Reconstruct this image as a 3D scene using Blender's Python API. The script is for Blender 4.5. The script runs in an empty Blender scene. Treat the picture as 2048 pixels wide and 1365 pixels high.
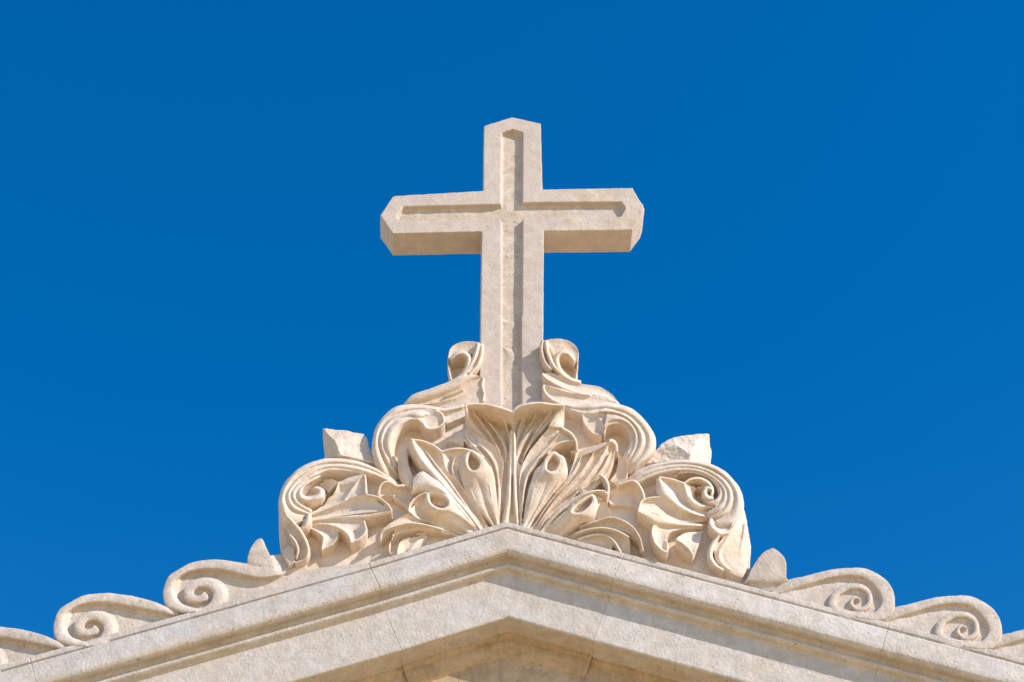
import bpy, bmesh, math, random
import numpy as np
from mathutils import Vector

# ------------------------------------------------------------------ camera, sky, sun, exposure
scene = bpy.context.scene
S = 0.0025                      # metres per unit of the elevation drawing
PITCH = math.radians(45.0)
FPX = 4250.0                    # focal length in drawing units
DIST = FPX * S
CAM = np.array([0.0, -DIST * math.cos(PITCH), 1.7])
CZ = 1.7 + DIST * math.sin(PITCH)

cam_data = bpy.data.cameras.new("camera")
cam_data.sensor_width = 36.0
cam_data.lens = FPX / 2048.0 * 36.0
cam_data.clip_end = 5000.0
cam = bpy.data.objects.new("camera", cam_data)
scene.collection.objects.link(cam)
cam.location = CAM
cam.rotation_euler = (math.radians(90.0) + PITCH, 0.0, 0.0)
scene.camera = cam

SUN_DIR = Vector((0.719, -0.417, 0.557)).normalized()
SUN_EL = math.asin(SUN_DIR.z)
SUN_AZ = math.atan2(SUN_DIR.x, SUN_DIR.y)

world = bpy.data.worlds.new("World")
scene.world = world
world.use_nodes = True
nt = world.node_tree
nt.nodes.clear()
sky = nt.nodes.new("ShaderNodeTexSky")
sky.sky_type = 'NISHITA'
sky.sun_disc = False
sky.sun_elevation = SUN_EL
sky.sun_rotation = SUN_AZ
sky.altitude = 200.0
sky.air_density = 1.0
sky.dust_density = 0.2
sky.ozone_density = 2.0
hs = nt.nodes.new("ShaderNodeHueSaturation")
hs.inputs['Hue'].default_value = 0.503
hs.inputs['Saturation'].default_value = 1.45
hs.inputs['Value'].default_value = 1.0
bg = nt.nodes.new("ShaderNodeBackground")
bg.inputs['Strength'].default_value = 0.15
out = nt.nodes.new("ShaderNodeOutputWorld")
nt.links.new(sky.outputs[0], hs.inputs['Color'])
nt.links.new(hs.outputs[0], bg.inputs['Color'])
nt.links.new(bg.outputs[0], out.inputs['Surface'])

sun_data = bpy.data.lights.new("sun", 'SUN')
sun_data.energy = 4.0
sun_data.angle = math.radians(0.5)
sun_data.color = (1.0, 0.93, 0.86)
sun = bpy.data.objects.new("sun", sun_data)
scene.collection.objects.link(sun)
sun.location = (8, -6, 16)
sun.rotation_euler = SUN_DIR.to_track_quat('Z', 'Y').to_euler()

scene.view_settings.view_transform = 'Standard'
scene.view_settings.look = 'None'
scene.view_settings.exposure = 0.40
scene.view_settings.gamma = 1.0
scene.cycles.max_bounces = 8
scene.cycles.diffuse_bounces = 5


# ------------------------------------------------------------------ drawing -> world
SP, CP = math.sin(PITCH), math.cos(PITCH)


def P(pts, yaw=0.0, cx=1024.0):
    """points of the elevation drawing (x, y, h): set out on the upright plane that lies h in front of the wall face"""
    pts = np.asarray(pts, dtype=float)
    dx = pts[:, 0] - 1024.0
    dy = 682.5 - pts[:, 1]
    d = np.stack([dx, CP * FPX - SP * dy, SP * FPX + CP * dy], axis=1)
    n = np.array([math.sin(yaw), -math.cos(yaw), 0.0])
    o = np.array([(cx - 1024.0) * S, 0.0, 0.0])
    t = (pts[:, 2] * S - (CAM - o) @ n) / (d @ n)
    return CAM + d * t[:, None]


# drawing sheets: (x origin, y origin, scale)
FR = {
    'A': (740, 220, 3.593), 'B': (780, 640, 4.096), 'C': (540, 840, 4.2667), 'D': (740, 790, 4.2667),
    'E': (1010, 790, 4.2667), 'F': (1230, 840, 4.2667), 'G': (0, 1060, 3.2), 'J': (1460, 1060, 3.483),
    'K': (90, 1150, 8.192), 'L': (320, 1050, 6.4), 'M': (940, 600, 5.69), 'N': (740, 740, 8.532), 'X': (0, 0, 1.0),
}


def fr(frame, pts, h=20.0):
    ox, oy, s = FR[frame]
    return np.array([(ox + p[0] / s, oy + p[1] / s, p[2] if len(p) > 2 else h) for p in pts], dtype=float)


def cr(pts, n, closed=False):
    """Catmull-Rom through the points, resampled evenly"""
    pts = np.asarray(pts, dtype=float)
    if closed:
        q = np.vstack([pts[-1], pts, pts[0], pts[1]])
    else:
        if len(pts) == 1:
            return np.repeat(pts, n, axis=0)
        q = np.vstack([2 * pts[0] - pts[1], pts, 2 * pts[-1] - pts[-2]])
    dense = []
    K = 24
    for i in range(1, len(q) - 2):
        p0, p1, p2, p3 = q[i - 1], q[i], q[i + 1], q[i + 2]
        for k in range(K):
            t = k / K
            dense.append(0.5 * ((2 * p1) + (-p0 + p2) * t + (2 * p0 - 5 * p1 + 4 * p2 - p3) * t * t
                                + (-p0 + 3 * p1 - 3 * p2 + p3) * t ** 3))
    if not closed:
        dense.append(q[-2])
    else:
        dense.append(dense[0])
    dense = np.array(dense)
    seg = np.linalg.norm(np.diff(dense[:, :2], axis=0), axis=1)
    s = np.concatenate([[0], np.cumsum(seg)])
    if s[-1] < 1e-6:
        return np.repeat(dense[:1], n, axis=0)
    u = np.linspace(0, s[-1], n)
    return np.stack([np.interp(u, s, dense[:, j]) for j in range(dense.shape[1])], axis=1)


class Solid:
    """collects closed solids that are then fused into one carved mesh"""

    def __init__(self, hscale=1.0):
        self.v, self.f, self.n, self.hs = [], [], 0, hscale

    def add(self, verts, faces):
        self.v.append(np.asarray(verts, dtype=float))
        self.f += [tuple(i + self.n for i in f) for f in faces]
        self.n += len(verts)

    def grid(self, front, back):
        """front, back: (n, m, 3) grids of world points -> closed solid"""
        n, m = front.shape[:2]
        N = n * m
        faces = []
        for i in range(n - 1):
            for j in range(m - 1):
                a, b, c, d = i * m + j, i * m + j + 1, (i + 1) * m + j + 1, (i + 1) * m + j
                faces.append((a, b, c, d))
                faces.append((N + d, N + c, N + b, N + a))
        ring = [j for j in range(m)] + [i * m + m - 1 for i in range(1, n)] \
            + [(n - 1) * m + j for j in range(m - 2, -1, -1)] + [i * m for i in range(n - 2, 0, -1)]
        for k in range(len(ring)):
            a, b = ring[k], ring[(k + 1) % len(ring)]
            faces.append((b, a, N + a, N + b))
        self.add(np.vstack([front.reshape(-1, 3), back.reshape(-1, 3)]), faces)

    def strip(self, frame, A, B, bulge=0.0, h=20.0, hb=-6.0, m=9, ext=0.0, power=1.0):
        a, b = fr(frame, A, h), fr(frame, B, h)
        L = max(np.linalg.norm(np.diff(a[:, :2], axis=0), axis=1).sum(), np.linalg.norm(np.diff(b[:, :2], axis=0), axis=1).sum())
        n = int(max(8, min(90, L / 2.5)))
        a, b = cr(a, n), cr(b, n)
        if ext:
            for c in (a, b):
                d = c[-1] - c[-4]
                d[2] = 0
                c2 = c[-1] + d / max(1e-6, np.linalg.norm(d[:2])) * ext
                c[-1] = c2
        s = np.linspace(0, 1, m)
        g = a[:, None, :] * (1 - s)[None, :, None] + b[:, None, :] * s[None, :, None]
        prof = (4 * s * (1 - s)) ** power
        w = np.linalg.norm(a[:, :2] - b[:, :2], axis=1)
        lim = np.minimum(abs(bulge), w * 0.45) * np.sign(bulge)
        g[:, :, 2] = (g[:, :, 2] + lim[:, None] * prof[None, :]) * self.hs
        front = P(g.reshape(-1, 3)).reshape(n, m, 3)
        back = front.copy()
        back[:, :, 1] = -hb * S
        self.grid(front, back)

    def band(self, frame, path, width, bulge=4.0, h=24.0, hb=-6.0, closed=False):
        """a raised band of the given width (drawing sheet units) along a path"""
        p = fr(frame, path, h)
        sc = FR[frame][2]
        L = np.linalg.norm(np.diff(p[:, :2], axis=0), axis=1).sum()
        n = int(max(8, min(90, L / 2.5)))
        c = cr(p, n, closed)
        if np.isscalar(width):
            wd = np.full(n, width / sc)
        else:
            wd = np.interp(np.linspace(0, 1, n), np.linspace(0, 1, len(width)), np.array(width) / sc)
        t = np.gradient(c[:, :2], axis=0)
        if closed:
            t[0] = t[-1] = c[1, :2] - c[-2, :2]
        t /= np.maximum(1e-6, np.linalg.norm(t, axis=1))[:, None]
        nr = np.stack([-t[:, 1], t[:, 0]], axis=1)
        m = 7
        s = np.linspace(-0.5, 0.5, m)
        g = np.zeros((n, m, 3))
        g[:, :, :2] = c[:, None, :2] + nr[:, None, :] * (s[None, :, None] * wd[:, None, None])
        g[:, :, 2] = (c[:, 2][:, None] + bulge * (1 - 4 * s * s)[None, :]) * self.hs
        front = P(g.reshape(-1, 3)).reshape(n, m, 3)
        back = front.copy()
        back[:, :, 1] = -hb * S
        self.grid(front, back)

    def plate(self, outline, h, hf, hb, yaw=0.0, smooth=0):
        """flat plate: outline drawn at depth h, solid between hf (front) and hb (back)"""
        p = np.asarray([(q[0], q[1], h) for q in outline], dtype=float)
        if smooth:
            p = cr(p, smooth, True)[:-1]
        w = P(p)
        n = len(w)
        fw, bw = w.copy(), w.copy()
        fw[:, 1] = -hf * S
        bw[:, 1] = -hb * S
        faces = [tuple(range(n)), tuple(range(2 * n - 1, n - 1, -1))]
        faces += [((k + 1) % n, k, n + k, n + (k + 1) % n) for k in range(n)]
        self.add(np.vstack([fw, bw]), faces)

    def facets(self, frame, pts, faces, hb):
        """faceted stone: front points (x, y, h) with facets, flat back"""
        p = fr(frame, pts)
        w = P(p)
        bk = w.copy()
        bk[:, 1] = -hb * S
        n = len(w)
        edge = {}
        for f in faces:
            for k in range(len(f)):
                a, b = f[k], f[(k + 1) % len(f)]
                if (b, a) in edge:
                    del edge[(b, a)]
                else:
                    edge[(a, b)] = 1
        out = [tuple(f) for f in faces] + [tuple(n + i for i in reversed(f)) for f in faces]
        out += [(b, a, n + a, n + b) for (a, b) in edge]
        self.add(np.vstack([w, bk]), out)


def carve(name, solid, mat, parent=None, voxel=1.3, smooth=3, noise=((0.7, 18.0), (0.3, 5.0)), relax=0.5):
    """fuse the solids of one part into a single worn, carved surface"""
    me = bpy.data.meshes.new(name)
    v = np.vstack(solid.v)
    me.from_pydata([tuple(x) for x in v], [], solid.f)
    me.update()
    bm = bmesh.new()
    bm.from_mesh(me)
    bmesh.ops.recalc_face_normals(bm, faces=bm.faces)
    bm.to_mesh(me)
    bm.free()
    ob = bpy.data.objects.new(name, me)
    scene.collection.objects.link(ob)
    r = ob.modifiers.new("fuse", 'REMESH')
    r.mode = 'VOXEL'
    r.voxel_size = voxel * S
    if smooth:
        sm = ob.modifiers.new("soften", 'SMOOTH')
        sm.factor = relax
        sm.iterations = smooth
    for k, (amp, size) in enumerate(noise):
        tx = bpy.data.textures.new("stone_wear", 'CLOUDS')
        tx.noise_scale = size * S
        tx.noise_depth = 2
        d = ob.modifiers.new("wear", 'DISPLACE')
        d.texture = tx
        d.texture_coords = 'LOCAL'
        d.strength = amp * S * 2
        d.mid_level = 0.5
    dg = bpy.context.evaluated_depsgraph_get()
    new = bpy.data.meshes.new_from_object(ob.evaluated_get(dg))
    ob.modifiers.clear()
    old = ob.data
    ob.data = new
    bpy.data.meshes.remove(old)
    new.name = name
    new.materials.clear()
    new.materials.append(mat)
    new.polygons.foreach_set('use_smooth', [True] * len(new.polygons))
    if parent:
        ob.parent = parent
        ob.matrix_parent_inverse = parent.matrix_world.inverted()
    return ob


def empty(name, loc):
    o = bpy.data.objects.new(name, None)
    o.empty_display_size = 0.1
    scene.collection.objects.link(o)
    o.location = loc
    bpy.context.view_layer.update()
    return o


def tag(o, label=None, cat=None, group=None, kind=None):
    if label: o['label'] = label
    if cat: o['category'] = cat
    if group: o['group'] = group
    if kind: o['kind'] = kind
    return o


# ------------------------------------------------------------------ materials
def stone(name, base, warm, stain, stain_amt=0.5, grain=0.25, tool=0.0, tool_scale=55.0, tool_rot=0.6, pits=0.5):
    m = bpy.data.materials.new(name)
    m.use_nodes = True
    t = m.node_tree
    t.nodes.clear()
    N = lambda k: t.nodes.new(k)
    Lk = t.links.new
    o = N("ShaderNodeOutputMaterial")
    b = N("ShaderNodeBsdfPrincipled")
    b.inputs['Roughness'].default_value = 0.75
    b.inputs['Specular IOR Level'].default_value = 0.25
    Lk(b.outputs[0], o.inputs['Surface'])
    co = N("ShaderNodeTexCoord").outputs['Object']

    def noise(scale, detail=4.0, rough=0.6, vec=None):
        n = N("ShaderNodeTexNoise")
        n.inputs['Scale'].default_value = scale
        n.inputs['Detail'].default_value = detail
        n.inputs['Roughness'].default_value = rough
        Lk(vec if vec is not None else co, n.inputs['Vector'])
        return n.outputs['Fac']

    def ramp(fac, stops):
        r = N("ShaderNodeValToRGB")
        r.color_ramp.elements[0].position = stops[0][0]
        r.color_ramp.elements[1].position = stops[-1][0]
        r.color_ramp.elements[0].color = (*stops[0][1], 1)
        r.color_ramp.elements[1].color = (*stops[-1][1], 1)
        for p_, c_ in stops[1:-1]:
            e = r.color_ramp.elements.new(p_)
            e.color = (*c_, 1)
        Lk(fac, r.inputs[0])
        return r.outputs[0]

    def mix(fac, a, c, mode='MIX'):
        x = N("ShaderNodeMix")
        x.data_type = 'RGBA'
        x.blend_type = mode
        if isinstance(fac, float):
            x.inputs['Factor'].default_value = fac
        else:
            Lk(fac, x.inputs['Factor'])
        for sock, val in ((x.inputs['A'], a), (x.inputs['B'], c)):
            if isinstance(val, tuple):
                sock.default_value = (*val, 1)
            else:
                Lk(val, sock)
        return x.outputs['Result']

    g = lambda v: (v, v, v)
    big = noise(5.0, 5.0, 0.6)
    col = ramp(big, [(0.36, base), (0.64, warm)])
    # soft grey-white veining
    vein = ramp(noise(17.0, 6.0, 0.7), [(0.4, g(1.0 - 0.8 * grain)), (0.62, g(1.0 + 0.3 * grain))])
    col = mix(1.0, col, vein, 'MULTIPLY')
    # patchy brown weather stains
    st = ramp(noise(11.0, 7.0, 0.68), [(0.55, g(0.0)), (0.74, g(stain_amt))])
    col = mix(st, col, stain)
    # streaks washed down the face
    ms = N("ShaderNodeMapping")
    ms.inputs['Scale'].default_value = (1.0, 1.0, 0.12)
    Lk(co, ms.inputs['Vector'])
    sk = ramp(noise(26.0, 5.0, 0.65, ms.outputs[0]), [(0.52, g(0.0)), (0.72, g(stain_amt * 0.6))])
    col = mix(sk, col, (stain[0] * 0.95, stain[1], stain[2] * 1.1))
    # fine grain
    fine = ramp(noise(260.0, 3.0, 0.6), [(0.3, g(1.0 - grain)), (0.7, g(1.0 + grain * 0.4))])
    col = mix(1.0, col, fine, 'MULTIPLY')
    # small pits: specks coloured dark and sunk in the bump
    sp = N("ShaderNodeTexNoise")
    sp.inputs['Scale'].default_value = 95.0
    sp.inputs['Detail'].default_value = 2.0
    Lk(co, sp.inputs['Vector'])
    spots = ramp(sp.outputs['Fac'], [(0.63, g(0.0)), (0.70, g(pits))])
    mask = ramp(noise(9.0, 3.0, 0.5), [(0.45, g(0.0)), (0.6, g(1.0))])
    spm = mix(1.0, spots, mask, 'MULTIPLY')
    col = mix(spm, col, (stain[0] * 0.35, stain[1] * 0.33, stain[2] * 0.33))
    oi = N("ShaderNodeObjectInfo")
    tone = ramp(oi.outputs['Random'], [(0.0, g(0.93)), (1.0, g(1.06))])
    col = mix(1.0, col, tone, 'MULTIPLY')
    Lk(col, b.inputs['Base Color'])
    # sparkling crystals of the marble
    cry = N("ShaderNodeTexVoronoi")
    cry.inputs['Scale'].default_value = 220.0
    Lk(co, cry.inputs['Vector'])
    rr = ramp(cry.outputs['Distance'], [(0.0, g(0.45)), (0.12, g(0.8))])
    Lk(rr, b.inputs['Roughness'])
    # surface relief
    hsum = N("ShaderNodeMath"); hsum.operation = 'MULTIPLY_ADD'
    Lk(noise(70.0, 5.0, 0.65), hsum.inputs[0]); hsum.inputs[1].default_value = 1.0
    f2 = N("ShaderNodeMath"); f2.operation = 'MULTIPLY'
    Lk(noise(330.0, 3.0, 0.6), f2.inputs[0]); f2.inputs[1].default_value = 0.35
    Lk(f2.outputs[0], hsum.inputs[2])
    hh = hsum.outputs[0]
    pit = N("ShaderNodeMath"); pit.operation = 'MULTIPLY_ADD'
    Lk(spm, pit.inputs[0]); pit.inputs[1].default_value = -1.2; Lk(hh, pit.inputs[2])
    hh = pit.outputs[0]
    if tool:
        mp = N("ShaderNodeMapping")
        mp.inputs['Rotation'].default_value = (0, tool_rot, 0)
        mp.inputs['Scale'].default_value = (1.0, 1.0, 0.6)
        Lk(co, mp.inputs['Vector'])
        wv = noise(tool_scale, 3.0, 0.55, mp.outputs[0])
        tl = N("ShaderNodeMath"); tl.operation = 'MULTIPLY_ADD'
        pt = N("ShaderNodeMath"); pt.operation = 'MULTIPLY'
        Lk(wv, pt.inputs[0]); Lk(ramp(noise(6.0, 3.0, 0.5), [(0.38, g(0.25)), (0.62, g(1.0))]), pt.inputs[1])
        Lk(pt.outputs[0], tl.inputs[0]); tl.inputs[1].default_value = tool; Lk(hh, tl.inputs[2])
        hh = tl.outputs[0]
    bp = N("ShaderNodeBump")
    bp.inputs['Strength'].default_value = 0.4
    bp.inputs['Distance'].default_value = 0.003
    Lk(hh, bp.inputs['Height'])
    Lk(bp.outputs[0], b.inputs['Normal'])
    return m


M_CROSS = stone("cross_marble", (0.60, 0.505, 0.435), (0.575, 0.475, 0.40), (0.40, 0.29, 0.18), 0.28, 0.12, pits=0.35)
M_CARVE = stone("carved_marble", (0.77, 0.66, 0.56), (0.73, 0.57, 0.43), (0.46, 0.32, 0.19), 0.42, 0.12, pits=0.35)
M_WAVE = stone("weathered_marble", (0.65, 0.56, 0.49), (0.61, 0.505, 0.415), (0.40, 0.31, 0.23), 0.40, 0.18, tool=1.0, tool_scale=80.0, pits=0.6)
M_CORN = stone("tooled_marble", (0.60, 0.55, 0.51), (0.585, 0.505, 0.43), (0.42, 0.32, 0.21), 0.45, 0.18, tool=3.0, tool_scale=85.0, pits=0.7)
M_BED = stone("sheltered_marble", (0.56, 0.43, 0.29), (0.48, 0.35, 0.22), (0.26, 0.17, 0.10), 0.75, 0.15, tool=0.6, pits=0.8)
M_WALL = stone("wall_stone", (0.44, 0.34, 0.25), (0.40, 0.30, 0.21), (0.28, 0.20, 0.14), 0.4, 0.15, pits=0.4)
M_GROUND = stone("ochre_bounce_ground", (0.88, 0.605, 0.275), (0.82, 0.555, 0.25), (0.45, 0.33, 0.20), 0.2, 0.1)  # unseen ground; ochre strengthened to bounce warm light onto the undersides

# ------------------------------------------------------------------ ground
def box_mesh(name, lo, hi, mat, parent=None):
    bm = bmesh.new()
    bmesh.ops.create_cube(bm, size=1.0)
    for v in bm.verts:
        for k in range(3):
            v.co[k] = lo[k] if v.co[k] < 0 else hi[k]
    me = bpy.data.meshes.new(name)
    bm.to_mesh(me)
    bm.free()
    me.materials.append(mat)
    ob = bpy.data.objects.new(name, me)
    scene.collection.objects.link(ob)
    if parent:
        ob.parent = parent
        ob.matrix_parent_inverse = parent.matrix_world.inverted()
    return ob


me = bpy.data.meshes.new("ground")
R = 1500.0
me.from_pydata([(-R, -R, 0), (R, -R, 0), (R, R, 0), (-R, R, 0)], [], [(0, 1, 2, 3)])
me.materials.append(M_GROUND)
ground = bpy.data.objects.new("ground", me)
scene.collection.objects.link(ground)
tag(ground, "unseen ground in front of the church, ochre to bounce warm light", "ground", kind='structure')

# ------------------------------------------------------------------ the pediment
PROFILE = [(26, -14), (26, -2.2), (21.5, -1.6), (21.5, 1.2), (26.5, 2.0), (28, 6), (30, 18), (32.5, 34), (33.5, 45), (33, 51), (30.5, 55.5), (26, 57.5),
           (20, 57), (14, 55.5), (10.5, 56), (8.5, 60), (8, 65.5), (11.5, 66.5), (13.2, 70), (12, 73.5), (8, 76), (3, 77), (0, 78.5),
           (0, 120), (0, 168), (-0.6, 170.6), (-2.4, 172), (-30, 172), (-62, 172), (-62, 80), (-62, -14)]
LINE = [(-1500, None), (62, 1326), (741, 1137), (1013, 1056), (1244, 1118), (1775, 1258), (3300, None)]
LINE[0] = (-1500, 1326 + 0.283 * 1562)
LINE[-1] = (3300, 1258 + 0.264 * 1525)
LW = P([(x, y, 26.0) for x, y in LINE])[:, [0, 2]]


def seg_dir(i):
    d = LW[i + 1] - LW[i]
    return d / np.linalg.norm(d)


def ring(i, profile, end=None, pull=0.0):
    """profile ring at station i of the raking line; end = the segment whose square cut is used, None = mitre"""
    if end is None or 0 < i < len(LW) - 1:
        d0, d1 = seg_dir(i - 1), seg_dir(i)
        n0, n1 = np.array([d0[1], -d0[0]]), np.array([d1[1], -d1[0]])
        b = n0 + n1
        b /= np.linalg.norm(b)
        off = b / (b @ n0)
        base = LW[i] + (d0 + d1) * 0.5 * pull * S
    else:
        d = seg_dir(end)
        off = np.array([d[1], -d[0]])
        base = LW[i] + d * pull * S
    return np.array([(base[0] + off[0] * v * S, -h * S, base[1] + off[1] * v * S) for h, v in profile])


def sweep(solid, rings):
    m = len(rings[0])
    V = np.vstack(rings)
    F = []
    for r in range(len(rings) - 1):
        for k in range(m):
            a, b = r * m + k, r * m + (k + 1) % m
            F.append((a, b, b + m, a + m))
    F.append(tuple(range(m)))
    F.append(tuple(range(len(V) - 1, len(V) - m - 1, -1)))
    solid.add(V, F)


pediment = tag(empty("pediment", (0, 0, 0)), "pale stone gable of a church with moulded raking cornice under the cross", "pediment")
WEAR = ((0.35, 50.0), (0.4, 6.0))
GAP = -0.2


def block(i0, i1, profile, name, mat, voxel=1.25, gap=GAP):
    s = Solid()
    rs = [ring(i0, profile, i0, gap)]
    for i in range(i0 + 1, i1):
        rs.append(ring(i, profile))
    rs.append(ring(i1, profile, i1 - 1, -gap))
    # densify between stations so the wear follows
    sweep(s, rs)
    return carve(name, s, mat, pediment, voxel=voxel, smooth=1, noise=WEAR)


LW[0] = LW[1] + (LW[0] - LW[1]) * 0.55
LW[-1] = LW[-2] + (LW[-1] - LW[-2]) * 0.6
block(1, 2, PROFILE, "cornice_block", M_CORN)
block(2, 4, PROFILE, "cornice_block", M_CORN)
block(4, 5, PROFILE, "cornice_block", M_CORN)
block(0, 1, PROFILE, "cornice_block", M_CORN)
block(5, 6, PROFILE, "cornice_block", M_CORN)

BED_C = [(-44, 168), (-44.5, 176), (-51, 178.5), (-49.5, 184), (-50, 192), (-54, 201), (-61, 209), (-69, 214), (-76, 217), (-80, 219), (-80, 232), (-164, 232), (-164, 168)]
BED_S = [(-50, 168), (-50.5, 178), (-57, 181), (-58, 262), (-164, 262), (-164, 168)]
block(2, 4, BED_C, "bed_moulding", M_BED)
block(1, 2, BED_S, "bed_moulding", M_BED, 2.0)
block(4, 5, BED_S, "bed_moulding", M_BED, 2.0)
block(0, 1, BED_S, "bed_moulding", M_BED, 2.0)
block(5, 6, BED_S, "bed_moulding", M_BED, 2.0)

# tympanum and the wall that carries the gable, roof slabs behind it
def gable(name, yf, yb, mat, drop, zbase, xs):
    """upright slab whose top follows the raking line `drop` units below it"""
    top = []
    for x in xs:
        z = np.interp(x, LW[:, 0], LW[:, 1]) - drop * S
        top.append((x, z))
    pts = top + [(xs[-1], zbase), (xs[0], zbase)]
    n = len(pts)
    V = [(x, yf, z) for x, z in pts] + [(x, yb, z) for x, z in pts]
    F = [tuple(range(n - 1, -1, -1)), tuple(range(n, 2 * n))] + [(k, (k + 1) % n, n + (k + 1) % n, n + k) for k in range(n)]
    me = bpy.data.meshes.new(name)
    me.from_pydata(V, [], F)
    bm = bmesh.new(); bm.from_mesh(me); bmesh.ops.recalc_face_normals(bm, faces=bm.faces); bm.to_mesh(me); bm.free()
    me.materials.append(mat)
    ob = bpy.data.objects.new(name, me)
    scene.collection.objects.link(ob)
    ob.parent = pediment
    return ob


XW = [LW[0, 0] + 0.02, LW[3, 0], LW[-1, 0] - 0.02]
gable("tympanum", 140 * S, 165 * S, M_WALL, 190, 6.0, XW)
gable("front_wall", 146 * S, 175 * S, M_WALL, 700, 0.0, XW)
gable("roof", 63 * S, 6.0, M_BED, 30, LW[0, 1] - 0.2, [LW[0, 0] + 0.3, LW[3, 0], LW[-1, 0] - 0.3])

# ------------------------------------------------------------------ the cross
CY = math.radians(1.9)


def cross():
    outer = fr('A', [(72, 757), (160, 628), (178, 618), (815, 582), (818, 116), (1020, 52), (1227, 98), (1240, 572), (1886, 560), (1930, 640), (1962, 680), (1972, 715), (1955, 765),
                     (1884, 862), (1249, 869)])
    low = np.array([(1086.5, 690, 0), (1090, 850, 0), (957, 850, 0), (960.5, 690, 0)])
    outer = np.vstack([outer, low, fr('A', [(803, 874), (163, 888)])])
    inner = fr('A', [(192, 752), (240, 692), (938, 676), (944, 164), (1022, 138), (1101, 162), (1098, 664), (1806, 659), (1838, 706), (1802, 768), (1100, 778)])
    lowi = np.array([(1045, 640, 0), (1045, 856, 0), (1001, 856, 0), (1001, 640, 0)])
    inner = np.vstack([inner, lowi, fr('A', [(938, 786), (222, 800), (196, 780)])])
    hf, dep, th = 22.0, 12.0, 64.0

    def put(p, h):
        q = p.copy()
        q[:, 2] = h
        return P(q, yaw=CY)
    nrm = np.array([math.sin(CY), -math.cos(CY), 0]) * S
    of, inf = put(outer, hf), put(inner, hf)
    ob_, inb = of - nrm * th, inf - nrm * dep
    # the channel floor is narrower than its mouth: sloping walls
    q = inner[:, :2]
    e = np.roll(q, -1, axis=0) - q
    e /= np.linalg.norm(e, axis=1)[:, None]
    area = 0.5 * np.sum(q[:, 0] * np.roll(q[:, 1], -1) - np.roll(q[:, 0], -1) * q[:, 1])
    nrm2 = np.stack([-e[:, 1], e[:, 0]], axis=1) * np.sign(area)
    b2 = nrm2 + np.roll(nrm2, 1, axis=0)
    b2 /= np.maximum(0.6, np.sum(b2 * nrm2, axis=1))[:, None]
    floor2 = inner.copy()
    floor2[:, 0] += b2[:, 0] * 3.2
    floor2[:, 1] += b2[:, 1] * 0.6
    inb = put(floor2, hf) - nrm * dep
    bm = bmesh.new()
    mk = lambda arr: [bm.verts.new(tuple(x)) for x in arr]
    vo, vi, vb, vf = mk(of), mk(inf), mk(ob_), mk(inb)

    def loop(vs):
        return [bm.edges.new((vs[k], vs[(k + 1) % len(vs)])) for k in range(len(vs))]
    eo, ei, eb, ef = loop(vo), loop(vi), loop(vb), loop(vf)
    bmesh.ops.triangle_fill(bm, use_beauty=True, edges=eo + ei)
    bmesh.ops.triangle_fill(bm, use_beauty=True, edges=eb)
    bmesh.ops.triangle_fill(bm, use_beauty=True, edges=ef)
    for a, b in ((vo, vb), (vi, vf)):
        n = len(a)
        for k in range(n):
            bm.faces.new((a[k], a[(k + 1) % n], b[(k + 1) % n], b[k]))
    bmesh.ops.recalc_face_normals(bm, faces=bm.faces)
    bm.verts.index_update()
    s = Solid()
    s.add([tuple(v.co) for v in bm.verts], [tuple(v.index for v in f.verts) for f in bm.faces])
    bm.free()
    return s


cs = cross()
for a, b in (([(350, 225, 10.5), (380, 310, 10.5), (352, 400, 10.5)], [(350, 222, 10.5), (535, 280, 11), (352, 404, 10.5)]),
             ([(352, 520, 10.5), (400, 640, 10.5), (354, 790, 10.5)], [(352, 516, 10.5), (535, 640, 11), (354, 795, 10.5)])):
    cs.strip('M', a, b, 1.6, hb=-2)
for a, b in (([(604, 150, 20), (604, 310, 20)], [(645, 190, 22), (640, 300, 22)]),):
    pass
cr_ob = carve("cross", cs, M_CROSS, None, voxel=1.3, smooth=3, noise=((0.6, 30.0), (0.3, 5.0)))
M_PIT = stone("pitted_marble", (0.66, 0.56, 0.465), (0.61, 0.49, 0.38), (0.42, 0.29, 0.17), 0.55, 0.2, pits=0.95)
cr_ob.data.materials.append(M_PIT)
for p in cr_ob.data.polygons:
    d = -p.center.y / S
    if 5.0 < d < 18.5 and p.normal.y < -0.8:
        p.material_index = 1
# letters scratched into the channel floor
from mathutils.bvhtree import BVHTree
bvh = BVHTree.FromPolygons([v.co for v in cr_ob.data.vertices], [tuple(p.vertices) for p in cr_ob.data.polygons])
M_SCR = stone("scratched_stone", (0.34, 0.25, 0.19), (0.30, 0.22, 0.16), (0.15, 0.10, 0.07), 0.3, 0.1)
bm = bmesh.new()
for (x0, y0), (x1, y1), wd in (((1012, 511), (1011.3, 517.5), 0.7), ((1012, 511), (1018.4, 518), 1.2), ((1022.6, 511.5), (1022.2, 518), 1.0),
                               ((1027.4, 511), (1027.2, 519), 0.9), ((1031.6, 511), (1031.4, 519), 0.8), ((1031.8, 515), (1035.6, 511.8), 0.9), ((1032.2, 515.4), (1036.4, 519), 1.3)):
    d = np.array([x1 - x0, y1 - y0]); d /= np.linalg.norm(d)
    nn = np.array([-d[1], d[0]]) * wd * 0.5
    vs = []
    for px_, py_ in ((x0 + nn[0], y0 + nn[1]), (x1 + nn[0] * 0.5, y1 + nn[1] * 0.5), (x1 - nn[0] * 0.5, y1 - nn[1] * 0.5), (x0 - nn[0], y0 - nn[1])):
        ray = P([(px_, py_, 10.0)])[0] - CAM
        hit = bvh.ray_cast(Vector(CAM), Vector(ray).normalized())[0]
        vs.append(bm.verts.new(hit + Vector((0, -0.3 * S, 0))))
    f = bm.faces.new(vs)
ext = bmesh.ops.extrude_face_region(bm, geom=list(bm.faces))
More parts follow.
